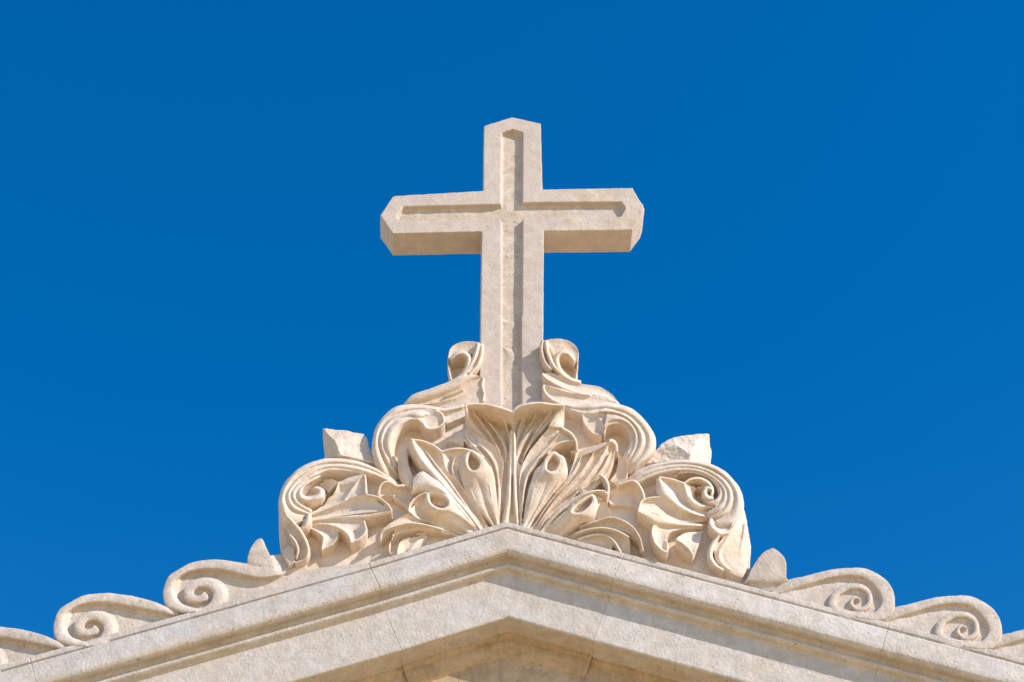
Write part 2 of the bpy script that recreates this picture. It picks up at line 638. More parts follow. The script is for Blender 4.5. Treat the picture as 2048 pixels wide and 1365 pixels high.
for v in [g_ for g_ in ext['geom'] if isinstance(g_, bmesh.types.BMVert)]:
    v.co.y += 0.9 * S
bmesh.ops.recalc_face_normals(bm, faces=bm.faces)
me = bpy.data.meshes.new("inscription")
bm.to_mesh(me); bm.free()
me.materials.append(M_SCR)
ins = bpy.data.objects.new("inscription", me)
scene.collection.objects.link(ins)
ins.parent = cr_ob
tag(ins, "letters N I K scratched into the shaft channel")
tag(cr_ob, "pale marble cross with sunken channels and pointed arm ends above the carved crest", "cross")

# ------------------------------------------------------------------ the acroterion
acro = tag(empty("acroterion", (0, 0, P([(1018, 1050, 0)])[0][2])),
           "carved marble crest of acanthus leaves and volutes at the gable peak below the cross", "acroterion")

slab = Solid()
SIL = [(575, 1185), (563, 1115), (557, 1060), (556, 1020), (559, 995), (566, 975), (578, 958), (602, 936), (632, 924), (664, 918), (704, 922), (742, 938), (748, 912),
       (746, 890), (751, 862), (765, 838), (789, 818), (818, 808), (830, 790), (864, 778), (900, 764), (898, 738), (897, 713), (902, 697), (914, 688),
       (932, 684), (962, 686), (1086, 682), (1105, 679), (1126, 680), (1144, 688), (1154, 702), (1155, 720), (1152, 745), (1152, 762), (1190, 772), (1217, 785), (1238, 808),
       (1264, 820), (1287, 841), (1303, 865), (1311, 888), (1306, 908), (1305, 922), (1352, 922), (1382, 922), (1416, 929), (1446, 943), (1469, 966), (1483, 991), (1493, 1019),
       (1499, 1063), (1502, 1102), (1500, 1135), (1492, 1195), (1018, 1080)]
slab.plate(SIL, 22, 6, -48, smooth=260)
carve("backing_slab", slab, M_CARVE, acro, voxel=1.6)

# --- central leaf
s = Solid()
s.strip('D', [(812, 85, 72), (862, 240, 56), (960, 360, 42), (1060, 470, 32), (1140, 600, 24)],
        [(905, 82, 74), (1000, 230, 37), (1080, 330, 30), (1130, 430, 29), (1165, 560, 24)], -10)
s.strip('D', [(905, 82, 74), (1000, 230, 37), (1080, 330, 30), (1130, 430, 29), (1165, 560, 24)],
        [(1060, 92, 76), (1145, 240, 35), (1185, 400, 31), (1190, 580, 25)], -10)
s.strip('D', [(1060, 92, 76), (1145, 240, 35), (1185, 400, 31), (1190, 580, 25)],
        [(1222, 150, 70), (1218, 280, 42), (1208, 430, 34), (1200, 600, 26)], -9)
s.band('D', [(812, 86, 74), (880, 80, 76), (990, 84, 77), (1110, 112, 76), (1222, 150, 72)], 22, 3)
s.band('D', [(814, 84, 79), (824, 140, 70), (842, 200, 60), (866, 250, 54)], [16, 26, 26, 18], 3)
s.band('E', [(502, 90, 79), (470, 130, 72), (420, 195, 64), (378, 268, 57)], [16, 22, 22, 16], 3)
s.band('D', [(960, 190, 44), (1040, 270, 36), (1110, 370, 32), (1150, 470, 28)], [12, 22, 24, 14], 3)
s.band('E', [(150, 210, 42), (120, 300, 36), (100, 400, 32), (88, 500, 27)], [12, 20, 20, 12], 3)
s.band('D', [(1085, 350, 34), (1125, 380, 34), (1150, 440, 32), (1168, 510, 28)], 26, 4)
s.strip('E', [(68, 145, 70), (72, 280, 42), (80, 420, 34), (80, 600, 26)],
        [(180, 90, 76), (165, 240, 37), (120, 360, 35), (95, 560, 26)], -9)
s.strip('E', [(180, 90, 76), (165, 240, 37), (120, 360, 35), (95, 560, 26)],
        [(340, 76, 77), (290, 190, 42), (200, 330, 34), (125, 520, 28)], -10)
s.strip('E', [(340, 76, 77), (290, 190, 42), (200, 330, 34), (125, 520, 28)],
        [(495, 92, 76), (410, 200, 60), (300, 320, 48), (190, 470, 36), (130, 650, 26)], -11)
s.band('E', [(68, 140, 73), (130, 96, 76), (280, 70, 78), (400, 84, 77), (500, 90, 76)], 24, 3)
s.band('E', [(235, 290, 46), (170, 370, 42), (120, 460, 36), (95, 560, 28)], [18, 34, 34, 26], 4)
s.strip('E', [(500, 88, 77), (420, 190, 66), (375, 272, 58)], [(510, 92, 70), (500, 190, 56), (488, 278, 50)], 3)
# stalks
s.strip('E', [(40, 300, 44), (28, 600, 30), (8, 900, 22), (-38, 1085, 11)], [(66, 300, 46), (58, 600, 32), (48, 900, 24), (33, 1090, 11)], 8, ext=14)
s.strip('E', [(66, 300, 46), (66, 600, 32), (70, 900, 24), (84, 1100, 11)], [(92, 340, 42), (95, 600, 30), (100, 800, 26), (124, 1108, 11)], 8, ext=14)
s.strip('E', [(58, 300, 36), (50, 600, 24), (40, 900, 17), (25, 1085, 10)], [(72, 300, 36), (72, 600, 24), (76, 900, 17), (95, 1100, 10)], 0, ext=14)
s.strip('D', [(1140, 560, 24), (1118, 800, 18), (1100, 1085, 10)], [(1200, 540, 26), (1185, 800, 18), (1150, 1085, 10)], -3, ext=14)
s.strip('E', [(90, 540, 28), (98, 800, 20), (120, 1105, 10)], [(150, 620, 28), (135, 850, 20), (150, 1110, 10)], -3, ext=14)
s.band('D', [(1105, 140, 62), (1160, 260, 40), (1190, 400, 31), (1195, 520, 27)], [6, 16, 16, 8], 3)
s.band('D', [(880, 140, 66), (950, 240, 48), (1035, 360, 36), (1115, 500, 29)], [6, 14, 16, 8], 3)
s.band('E', [(400, 130, 70), (330, 230, 50), (245, 350, 40), (160, 520, 30)], [6, 16, 16, 8], 3)
s.band('E', [(270, 140, 64), (215, 260, 42), (150, 380, 34), (108, 540, 27)], [6, 16, 16, 8], 3)
carve("central_leaf", s, M_CARVE, acro, voxel=1.0)

# --- acanthus lobes, left of the stalk
s = Solid()
s.strip('D', [(745, 330, 42), (820, 400, 44), (920, 490, 42), (1000, 560, 40), (1050, 680, 36), (1070, 850, 30), (1085, 1090, 22)],
        [(855, 262, 44), (960, 365, 42), (1060, 430, 40), (1125, 530, 36), (1138, 600, 33), (1120, 800, 24), (1110, 1085, 18)], -7, ext=14)
s.strip('D', [(648, 398, 24), (720, 402, 33), (800, 440, 38)], [(715, 325, 30), (745, 312, 38), (800, 345, 42)], 2)
s.facets('D', [(640, 400, 22), (700, 350, 30), (735, 312, 34), (770, 350, 40), (800, 408, 38), (720, 408, 30), (715, 375, 36)], [(0, 1, 6), (1, 2, 6), (2, 3, 6), (3, 4, 6), (4, 5, 6), (5, 0, 6)], -5)
CREST = [(940, 790, 36), (990, 950, 28), (1062, 1098, 16)]
s.strip('D', [(848, 476, 40), (786, 510, 36), (746, 600, 32), (788, 760, 31), (860, 900, 28), (940, 1000, 25), (1030, 1105, 19)],
        [(852, 482, 44), (818, 550, 44), (836, 630, 45), (882, 664, 47)] + CREST, 3, ext=14)
s.strip('D', [(857, 482, 44), (912, 510, 45), (948, 570, 46), (932, 636, 46), (887, 664, 47)] + CREST,
        [(872, 468, 43), (952, 518, 43), (1012, 590, 42), (1047, 665, 40), (1066, 800, 35), (1081, 950, 29), (1092, 1096, 21)], 3, ext=14)
s.band('D', [(852, 482, 43), (818, 550, 43), (836, 630, 44), (885, 660, 46), (932, 634, 45), (946, 570, 45), (908, 512, 44)], 34, 3, closed=True)
s.strip('D', [(845, 510, 27), (840, 640, 27)], [(925, 520, 27), (930, 640, 27)], 0)
s.band('D', [(925, 415, 43), (1005, 495, 41), (1068, 600, 37), (1098, 760, 29), (1097, 1000, 18)], [6, 16, 18, 16, 8], 3)
s.band('D', [(800, 340, 43), (870, 420, 42), (960, 510, 40)], [6, 14, 6], 3)
s.band('D', [(1000, 650, 40), (1025, 800, 36), (1045, 950, 28), (1070, 1095, 17)], [8, 20, 20, 10], 3)
s.band('D', [(800, 640, 33), (850, 790, 33), (920, 940, 28), (1035, 1105, 16)], [8, 18, 18, 10], 3)
carve("acanthus_leaf", s, M_CARVE, acro, voxel=1.0)

s = Solid()
s.strip('D', [(336, 382, 48), (350, 490, 42), (440, 620, 40), (560, 740, 36), (700, 880, 30), (880, 1090, 22), (920, 1140, 20)],
        [(370, 376, 52), (440, 500, 47), (520, 600, 43), (610, 710, 41), (720, 850, 35), (850, 1010, 29), (935, 1135, 23)], 6, ext=14)
s.strip('D', [(370, 376, 52), (440, 500, 47), (520, 600, 43), (610, 710, 41), (720, 850, 35), (850, 1010, 29), (935, 1135, 23)],
        [(540, 428, 46), (612, 485, 44), (652, 640, 34), (740, 720, 31), (830, 860, 27), (930, 1010, 23), (985, 1120, 18)], -11, ext=14)
s.strip('D', [(612, 485, 44), (652, 640, 34), (740, 720, 31), (830, 860, 27), (930, 1010, 23), (985, 1120, 18)],
        [(845, 468, 42), (770, 560, 36), (750, 640, 33), (805, 770, 30), (872, 900, 26), (1010, 1105, 20)], -7, ext=14)
s.band('D', [(345, 380, 50), (450, 395, 50), (540, 432, 47), (608, 482, 44)], 16, 3)
s.band('D', [(612, 484, 43), (700, 462, 43), (790, 460, 43), (850, 472, 43)], 16, 3)
s.band('D', [(470, 470, 42), (565, 600, 37), (690, 760, 32), (810, 930, 26), (950, 1110, 16)], [6, 18, 18, 14, 8], 3)
s.band('D', [(725, 520, 38), (702, 640, 33), (775, 770, 29), (895, 940, 25), (985, 1085, 16)], [6, 16, 18, 14, 8], 3)
carve("acanthus_leaf", s, M_CARVE, acro, voxel=1.0)

s = Solid()
s.strip('D', [(350, 850, 38), (420, 830, 41), (510, 822, 45), (604, 836, 45), (682, 892, 43), (780, 1000, 35), (880, 1110, 25), (922, 1142, 20)],
        [(372, 700, 38), (450, 650, 43), (540, 710, 44), (610, 762, 41), (700, 862, 35), (830, 1020, 28), (915, 1130, 20)], 8, ext=14)
CREST = [(685, 1012, 38), (785, 1067, 29), (865, 1142, 17)]
s.strip('D', [(490, 830, 42), (442, 895, 34), (434, 955, 31), (478, 1020, 30), (580, 1066, 28), (700, 1120, 23), (800, 1174, 17)],
        [(500, 836, 44), (496, 895, 44), (530, 950, 45), (603, 984, 46)] + CREST, 3, ext=14)
s.strip('D', [(505, 833, 44), (590, 835, 45), (655, 868, 46), (684, 915, 46), (665, 965, 46), (606, 985, 46)] + CREST,
        [(512, 820, 45), (604, 834, 45), (692, 890, 43), (780, 1000, 36), (880, 1110, 25), (925, 1145, 19)], 3, ext=14)
s.band('D', [(500, 836, 43), (496, 895, 43), (530, 950, 44), (604, 982, 45), (662, 965, 45), (682, 915, 45), (653, 868, 45), (590, 836, 44)], 34, 3, closed=True)
s.strip('D', [(510, 850, 27), (530, 930, 27)], [(640, 880, 27), (660, 960, 27)], 0)
s.strip('D', [(328, 990, 38), (400, 1050, 36), (520, 1092, 30), (680, 1152, 22), (780, 1187, 16)],
        [(480, 832, 42), (436, 930, 33), (468, 1020, 31), (600, 1087, 25), (790, 1172, 16)], -7, ext=14)
s.band('D', [(328, 985, 38), (348, 920, 40), (415, 862, 42), (480, 832, 44)], 18, 3)
s.band('D', [(430, 750, 44), (530, 775, 46), (640, 835, 45), (745, 955, 36), (880, 1105, 22)], [6, 16, 18, 14, 8], 3)
carve("acanthus_leaf", s, M_CARVE, acro, voxel=1.0)

s = Solid()
s.strip('D', [(78, 1228, 34), (110, 1172, 36), (200, 1128, 37), (330, 1098, 35), (470, 1112, 31), (620, 1152, 24), (740, 1197, 16)],
        [(95, 1150, 34), (170, 1082, 38), (320, 1015, 39), (420, 1060, 35), (540, 1107, 29), (690, 1157, 20), (780, 1187, 14)], -5, ext=12)
s.band('D', [(85, 1215, 36), (115, 1165, 38), (200, 1125, 39), (330, 1095, 37), (470, 1110, 33), (620, 1150, 26)], 16, 3)
s.strip('D', [(155, 1365, 26), (165, 1270, 28), (205, 1200, 31), (330, 1152, 30), (480, 1152, 26), (640, 1182, 20), (725, 1207, 14)],
        [(190, 1190, 30), (230, 1140, 32), (300, 1112, 32), (380, 1108, 30), (500, 1122, 26), (640, 1160, 20), (740, 1198, 14)], -3, ext=12)
s.strip('D', [(225, 1380, 24), (240, 1290, 26), (280, 1230, 28), (400, 1180, 26), (480, 1172, 22)], [(330, 1390, 12), (350, 1330, 14), (390, 1280, 15), (460, 1220, 14), (490, 1180, 12)], -5)
s.strip('D', [(290, 1390, 14), (320, 1320, 20), (380, 1260, 20), (480, 1200, 14)], [(400, 1340, 10), (420, 1310, 12), (450, 1270, 12), (500, 1210, 10)], 5)
carve("acanthus_leaf", s, M_CARVE, acro, voxel=1.0)

# small tongue and curl left
s = Solid(0.85)
s.strip('D', [(318, 450, 34), (255, 500, 34), (234, 600, 32), (252, 700, 30), (288, 772, 26)],
        [(326, 452, 38), (326, 560, 37), (345, 640, 36), (372, 712, 34), (375, 790, 30)], 4)
s.strip('D', [(66, 832, 36), (92, 765, 40), (160, 738, 41), (232, 778, 36), (300, 765, 33), (372, 715, 30)],
        [(80, 872, 30), (150, 852, 28), (230, 880, 23), (290, 920, 19), (345, 905, 17), (375, 860, 20)], -5)
s.band('D', [(70, 842, 36), (92, 770, 40), (158, 742, 41), (230, 778, 36), (285, 775, 34)], 24, 4)
s.strip('D', [(120, 865, 20), (200, 900, 16), (330, 990, 16)], [(230, 880, 22), (290, 915, 20), (350, 890, 20)], 3)
carve("side_leaf", s, M_CARVE, acro, voxel=1.0)

# --- acanthus lobes, right of the stalk
s = Solid()
s.strip('E', [(375, 275, 55), (283, 385, 47), (195, 500, 39), (130, 660, 30), (122, 900, 23), (126, 1100, 16)],
        [(605, 395, 50), (560, 388, 50), (440, 425, 46), (350, 502, 42), (240, 602, 34), (182, 750, 28), (152, 950, 24), (142, 1107, 18)], -7, ext=14)
s.strip('E', [(378, 275, 54), (440, 285, 53), (500, 295, 52)], [(480, 420, 40), (540, 390, 44), (600, 400, 48)], -6)
s.band('E', [(490, 285, 52), (560, 330, 52), (603, 395, 51), (612, 470, 44)], [20, 26, 26, 20], 4)
s.band('E', [(600, 392, 50), (520, 396, 48), (430, 430, 46), (360, 495, 43)], 18, 3)
CREST = [(345, 782, 36), (277, 952, 27), (185, 1112, 16)]
s.strip('E', [(400, 496, 42), (318, 580, 39), (254, 650, 36), (215, 760, 32), (180, 900, 26), (150, 1104, 18)],
        [(406, 502, 44), (352, 560, 44), (342, 630, 45), (378, 668, 47)] + CREST, 3, ext=14)
s.strip('E', [(412, 502, 44), (450, 520, 45), (474, 560, 46), (463, 610, 46), (430, 660, 46), (381, 670, 47)] + CREST,
        [(430, 496, 44), (502, 530, 44), (532, 610, 42), (530, 690, 40), (480, 768, 35), (400, 858, 30), (280, 1008, 22), (215, 1120, 16)], 3, ext=14)
s.band('E', [(408, 500, 43), (352, 560, 43), (343, 630, 44), (380, 667, 46), (430, 658, 45), (463, 610, 45), (472, 560, 45), (450, 520, 44)], 34, 3, closed=True)
s.strip('E', [(400, 515, 27), (355, 650, 27)], [(455, 530, 27), (440, 650, 27)], 0)
s.band('E', [(470, 330, 52), (385, 420, 46), (268, 560, 39), (185, 700, 30), (150, 900, 22), (140, 1080, 13)], [6, 16, 18, 18, 14, 8], 3)
s.band('E', [(490, 680, 41), (430, 790, 36), (330, 930, 27), (200, 1112, 14)], [8, 20, 20, 10], 3)
s.band('E', [(290, 660, 38), (255, 780, 33), (215, 930, 27), (165, 1105, 15)], [8, 18, 18, 10], 3)
carve("acanthus_leaf", s, M_CARVE, acro, voxel=1.0)

s = Solid()
s.strip('E', [(555, 480, 42), (600, 500, 40), (560, 640, 36), (520, 720, 35), (420, 845, 30), (330, 965, 25), (225, 1125, 17)],
        [(900, 398, 52), (805, 560, 47), (705, 700, 43), (632, 780, 39), (480, 902, 31), (362, 1022, 25), (290, 1152, 17)], -8, ext=14)
s.strip('E', [(900, 398, 52), (805, 560, 47), (705, 700, 43), (632, 780, 39), (480, 902, 31), (362, 1022, 25), (290, 1152, 17)],
        [(945, 415, 44), (922, 560, 40), (860, 690, 35), (770, 790, 30), (640, 870, 27), (500, 960, 23), (350, 1162, 14)], -6, ext=14)
s.strip('E', [(640, 480, 40), (720, 450, 44), (800, 420, 48), (880, 395, 52)], [(600, 560, 36), (660, 520, 42), (760, 480, 48), (890, 405, 53)], 0)
s.band('E', [(890, 392, 54), (920, 395, 52), (945, 430, 46), (950, 480, 40)], 30, 3)
s.band('E', [(770, 470, 47), (665, 640, 42), (560, 760, 36), (410, 920, 29), (275, 1120, 15)], [6, 16, 18, 14, 8], 3)
s.band('E', [(650, 530, 40), (590, 650, 37), (505, 765, 33), (385, 910, 27), (258, 1110, 14)], [6, 16, 16, 12, 8], 3)
s.band('E', [(905, 480, 46), (835, 620, 41), (715, 765, 34), (565, 885, 27), (340, 1140, 13)], [6, 14, 16, 12, 8], 3)
carve("acanthus_leaf", s, M_CARVE, acro, voxel=1.0)

s = Solid()
s.strip('E', [(745, 850, 42), (680, 856, 42), (585, 925, 38), (460, 1010, 32), (340, 1145, 18)],
        [(640, 785, 30), (630, 850, 34), (540, 900, 32), (420, 1000, 27), (300, 1155, 17)], 3, ext=12)
s.band('E', [(870, 850, 40), (840, 820, 42), (750, 824, 43), (650, 862, 42), (570, 925, 38)], [14, 20, 22, 22, 16], 4)
s.band('E', [(805, 678, 44), (850, 710, 44), (880, 780, 42), (872, 850, 40)], [14, 34, 30, 20], 4)
CREST = [(541, 1071, 33), (481, 1131, 24), (406, 1186, 15)]
s.strip('E', [(735, 852, 41), (636, 893, 38), (543, 970, 33), (460, 1035, 29), (385, 1110, 22), (330, 1165, 14)],
        [(738, 860, 42), (655, 905, 42), (572, 975, 43), (567, 1012, 43)] + CREST, 3, ext=14)
s.strip('E', [(743, 860, 42), (757, 905, 43), (722, 960, 44), (645, 1017, 44), (571, 1014, 43)] + CREST,
        [(752, 853, 42), (787, 900, 41), (780, 980, 39), (746, 1052, 34), (632, 1108, 26), (480, 1207, 13)], 3, ext=14)
s.band('E', [(740, 858, 41), (655, 905, 41), (574, 972, 42), (570, 1012, 42), (645, 1015, 43), (720, 960, 43), (755, 905, 42)], 30, 3, closed=True)
s.strip('E', [(730, 870, 27), (590, 980, 27)], [(740, 910, 27), (640, 1005, 27)], 0)
s.strip('E', [(750, 862, 40), (795, 925, 34), (775, 1005, 30), (740, 1055, 26), (600, 1130, 20)], [(755, 852, 43), (842, 892, 42), (892, 970, 40), (900, 1040, 34), (800, 1085, 26)], -7)
carve("acanthus_leaf", s, M_CARVE, acro, voxel=1.0)

s = Solid()
s.strip('E', [(500, 1205, 14), (640, 1122, 23), (780, 1078, 29), (900, 1046, 35), (1000, 1072, 37), (1090, 1130, 37), (1150, 1220, 35), (1182, 1345, 28)],
        [(560, 1218, 12), (700, 1162, 20), (820, 1137, 26), (940, 1142, 30), (1020, 1165, 32), (1080, 1195, 33), (1140, 1240, 33), (1150, 1340, 26)], -6)
s.band('E', [(640, 1122, 24), (780, 1078, 30), (900, 1046, 36), (1000, 1072, 38), (1090, 1130, 38), (1150, 1220, 36), (1178, 1330, 29)], 15, 3)
s.band('E', [(600, 1190, 18), (700, 1152, 24), (830, 1137, 29), (950, 1160, 32), (1060, 1215, 32)], 18, 3)
s.strip('E', [(570, 1218, 12), (700, 1158, 22), (830, 1143, 28), (950, 1165, 30), (1058, 1220, 31), (1068, 1360, 26)],
        [(620, 1238, 10), (740, 1205, 17), (850, 1202, 21), (920, 1240, 22), (975, 1310, 21), (990, 1360, 18)], -6)
s.band('E', [(620, 1238, 14), (740, 1200, 20), (850, 1198, 24), (930, 1250, 25), (985, 1345, 23)], 26, 4)
s.strip('E', [(630, 1240, 10), (760, 1215, 16), (850, 1220, 18), (920, 1290, 18)], [(680, 1270, 8), (760, 1290, 10), (840, 1320, 10), (900, 1350, 10)], 3)
carve("acanthus_leaf", s, M_CARVE, acro, voxel=1.0)

s = Solid(0.85)
s.strip('E', [(950, 482, 36), (965, 560, 28), (945, 660, 26), (890, 735, 26)],
        [(945, 476, 38), (1022, 530, 41), (1050, 612, 41), (1038, 695, 38), (970, 775, 32)], -4)
s.strip('E', [(962, 778, 36), (1040, 744, 39), (1108, 738, 41), (1162, 800, 41), (1190, 888, 39)],
        [(868, 840, 24), (900, 930, 19), (1000, 935, 18), (1100, 950, 22), (1165, 975, 32)], -10)
s.band('E', [(970, 772, 37), (1040, 742, 40), (1106, 738, 42), (1160, 800, 42), (1186, 885, 40), (1165, 970, 34)], [16, 22, 24, 24, 24, 14], 4)
carve("side_leaf", s, M_CARVE, acro, voxel=1.0)

# --- the C scrolls beside the leaves
s = Solid()
E0 = [(150, 740, 10), (70, 660, 20), (22, 520, 24), (16, 430, 26), (40, 300, 28), (100, 200, 28), (200, 110, 28), (330, 80, 28), (480, 88, 28), (620, 110, 28), (790, 85, 28)]
E1 = [(240, 720, 10), (160, 630, 22), (90, 480, 27), (76, 380, 30), (104, 280, 32), (172, 200, 33), (282, 148, 34), (420, 125, 35), (540, 130, 36), (620, 140, 34), (800, 110, 30)]
E2 = [(270, 690, 10), (200, 600, 24), (132, 470, 30), (116, 380, 33), (150, 285, 36), (222, 218, 37), (330, 186, 37), (415, 205, 37), (478, 270, 36)]
E3 = [(280, 660, 10), (225, 570, 20), (205, 480, 26), (218, 380, 30), (262, 292, 32), (330, 235, 34), (400, 225, 35), (445, 265, 35), (472, 300, 34)]
s.strip('D', E0, E1, 8)
s.strip('D', E1[:8] + [(500, 152, 36)], E2[:8] + [(490, 175, 35)], 8)
s.strip('D', E2, E3, 8)
s.strip('D', [(300, 150, 34), (420, 126, 36), (530, 130, 38), (600, 158, 39), (635, 215, 36)],
        [(320, 185, 36), (415, 200, 37), (478, 262, 36), (520, 296, 36), (575, 290, 35)], -2)
s.band('D', [(560, 135, 37), (612, 165, 38), (628, 225, 36), (590, 275, 35), (520, 290, 35), (475, 275, 36), (430, 215, 37), (360, 198, 37)], [14, 22, 24, 24, 28, 30, 26, 18], 4)
s.facets('D', [(650, 150, 26), (810, 92, 28), (812, 182, 24), (655, 248, 22), (625, 190, 24)], [(0, 1, 2, 3, 4)], -6)
carve("scroll", s, M_CARVE, acro, voxel=1.0)

s = Solid()
R0 = [(500, 92, 28), (700, 70, 28), (850, 62, 28), (980, 80, 28), (1090, 122, 28), (1190, 212, 28), (1262, 312, 27), (1290, 400, 25), (1272, 500, 22), (1180, 590, 20), (1110, 680, 10)]
R1 = [(510, 104, 32), (700, 128, 33), (850, 112, 34), (960, 135, 33), (1060, 178, 33), (1150, 262, 32), (1200, 350, 31), (1195, 440, 29), (1150, 520, 26), (1090, 590, 22), (1030, 670, 10)]
R2 = [(760, 160, 36), (870, 150, 37), (980, 172, 37), (1070, 228, 36), (1128, 315, 35), (1138, 400, 33), (1110, 480, 30), (1062, 560, 24), (1005, 650, 10)]
R3 = [(840, 300, 36), (880, 240, 37), (970, 222, 36), (1050, 262, 35), (1096, 345, 33), (1092, 440, 31), (1050, 520, 26), (990, 610, 10)]
R4 = [(852, 350, 34), (872, 285, 33), (950, 262, 32), (1020, 290, 31), (1060, 360, 29), (1055, 440, 26), (1020, 500, 22), (970, 580, 10)]
s.strip('E', R0, R1, 8)
s.strip('E', R1[2:], R2, 8)
s.strip('E', R2[1:], R3, 7)
s.strip('E', R3, R4, 6)
s.strip('E', [(655, 150, 34), (670, 235, 32), (735, 320, 32), (825, 352, 34)], [(790, 135, 38), (800, 190, 36), (830, 225, 38), (860, 275, 38)], -4)
s.strip('E', [(770, 135, 34), (800, 200, 35), (855, 265, 36)], [(885, 140, 35), (890, 200, 35), (885, 245, 36)], 0)
s.strip('E', [(510, 100, 30), (650, 130, 32), (850, 115, 34)], [(530, 125, 30), (660, 165, 33), (850, 165, 37)], 2)
carve("scroll", s, M_CARVE, acro, voxel=1.0)

# --- crest scrolls either side of the shaft
s = Solid()
s.strip('B', [(474, 312, 34), (492, 235, 37), (552, 190, 38), (640, 172, 39), (735, 183, 38)],
        [(505, 325, 34), (545, 282, 34), (600, 268, 34), (655, 268, 34), (695, 290, 35)], -2)
s.strip('B', [(478, 300, 34), (470, 340, 32), (484, 430, 30), (500, 500, 26)], [(505, 325, 34), (500, 360, 14), (515, 430, 12), (540, 480, 12)], 0)
s.band('B', [(500, 322, 37), (545, 280, 40), (600, 270, 40), (640, 305, 39), (636, 370, 36), (598, 440, 32), (560, 475, 30)], [20, 34, 44, 44, 40, 34, 26], 5)
s.strip('B', [(715, 188, 34), (700, 270, 33), (660, 360, 31), (600, 450, 28)], [(757, 195, 32), (750, 290, 30), (714, 380, 30), (650, 447, 29)], 0)
s.band('B', [(722, 188, 41), (705, 270, 40), (665, 360, 37), (610, 440, 33), (560, 490, 30)], 34, 5)
s.band('B', [(752, 195, 36), (748, 290, 35), (712, 380, 34), (650, 445, 33)], 34, 5)
TA = [(125, 692, 20), (270, 655, 27), (400, 615, 31), (540, 560, 33), (650, 500, 34), (764, 462, 33)]
TB = [(150, 700, 20), (300, 690, 27), (480, 655, 31), (600, 618, 32), (700, 570, 33), (767, 530, 33)]
s.strip('B', [(112, 685, 20), (190, 608, 27), (340, 558, 31), (480, 505, 33), (590, 450, 34), (700, 452, 33)], TA, 4)
s.strip('B', TA, TB, -4)
s.strip('B', TB, [(330, 720, 22), (500, 715, 28), (650, 710, 30), (720, 680, 31), (769, 640, 32)], -3)
s.band('B', [(440, 632, 31), (520, 600, 33), (600, 566, 34)], [12, 26, 16], 3)
s.band('B', [(766, 470, 32), (755, 545, 34), (770, 600, 33), (760, 665, 31)], 24, 3)
carve("crest_scroll", s, M_CARVE, acro, voxel=1.0)

s = Solid()
s.strip('B', [(1538, 330, 36), (1544, 255, 38), (1500, 192, 39), (1420, 157, 40), (1330, 152, 40), (1265, 166, 40)],
        [(1512, 340, 35), (1455, 268, 35), (1400, 268, 35), (1352, 305, 35), (1322, 260, 36), (1290, 190, 39)], -2)
s.strip('B', [(1540, 300, 36), (1538, 380, 32), (1528, 440, 29), (1520, 490, 25)], [(1510, 335, 34), (1512, 380, 14), (1500, 440, 12), (1490, 470, 12)], 0)
s.band('B', [(1510, 335, 38), (1455, 275, 41), (1395, 275, 41), (1362, 320, 40), (1385, 400, 37), (1440, 460, 33), (1510, 500, 30)], [18, 34, 44, 46, 40, 36, 26], 5)
s.strip('B', [(1252, 165, 35), (1240, 240, 33), (1268, 340, 31), (1330, 410, 29)], [(1305, 180, 36), (1325, 270, 34), (1372, 365, 32), (1440, 450, 30)], 0)
s.band('B', [(1275, 168, 42), (1292, 270, 41), (1335, 365, 39), (1400, 435, 36), (1480, 490, 32), (1560, 515, 29)], 36, 5)
s.band('B', [(1252, 165, 42), (1240, 240, 40), (1268, 340, 38), (1320, 405, 37)], 30, 4)
TA = [(1252, 434, 37), (1320, 430, 37), (1420, 470, 35), (1550, 520, 32), (1690, 540, 29), (1800, 592, 26), (1880, 682, 20)]
TB = [(1256, 442, 37), (1330, 492, 37), (1420, 540, 35), (1540, 590, 32), (1660, 612, 30), (1780, 640, 26), (1878, 685, 20)]
TC = [(1256, 530, 36), (1330, 560, 36), (1440, 590, 35), (1600, 617, 31), (1760, 645, 26), (1879, 687, 20)]
s.strip('B', TA, TB, -2.5)
s.strip('B', TB, TC, -4)
s.band('B', [(1250, 434, 37), (1262, 465, 38), (1330, 510, 37), (1420, 555, 35), (1540, 598, 33), (1640, 616, 31)], [20, 30, 30, 28, 22, 12], 3)
s.strip('B', TC, [(1244, 620, 34), (1300, 660, 34), (1420, 700, 34), (1560, 730, 32), (1720, 745, 28), (1860, 760, 23)], -4)
s.band('B', [(1256, 532, 37), (1262, 580, 38), (1310, 640, 37), (1400, 685, 35), (1500, 710, 33)], [18, 30, 30, 26, 14], 3)
s.band('B', [(1300, 545, 36), (1400, 575, 36), (1500, 600, 34), (1620, 622, 31)], [14, 18, 18, 10], 2)
carve("crest_scroll", s, M_CARVE, acro, voxel=1.0)

# --- corner volutes
def sub(name, solid, parent, voxel=1.0):
    return carve(name, solid, M_CARVE, parent, voxel=voxel)


s = Solid(0.95)
V0 = [(1150, 590, 12), (1060, 510, 22), (880, 400, 28), (700, 342, 30), (520, 327, 30), (380, 352, 30), (250, 412, 30), (140, 512, 30), (92, 602, 29), (72, 720, 28), (95, 850, 26), (190, 940, 24)]
V1 = [(1140, 610, 12), (1045, 520, 26), (850, 425, 32), (690, 382, 34), (520, 372, 34), (390, 398, 34), (258, 470, 34), (165, 570, 34), (136, 640, 33), (148, 715, 32), (205, 780, 30), (320, 812, 28)]
V2 = [(1120, 620, 12), (1020, 530, 28), (800, 450, 34), (650, 418, 36), (520, 410, 36), (410, 438, 36), (290, 502, 36), (205, 580, 36), (178, 640, 35), (200, 705, 34), (255, 750, 32), (345, 795, 28)]
V3 = [(780, 462, 30), (640, 445, 33), (510, 440, 34), (430, 468, 34), (330, 520, 34), (258, 575, 34), (225, 630, 34), (245, 685, 33), (300, 730, 31), (360, 770, 28)]
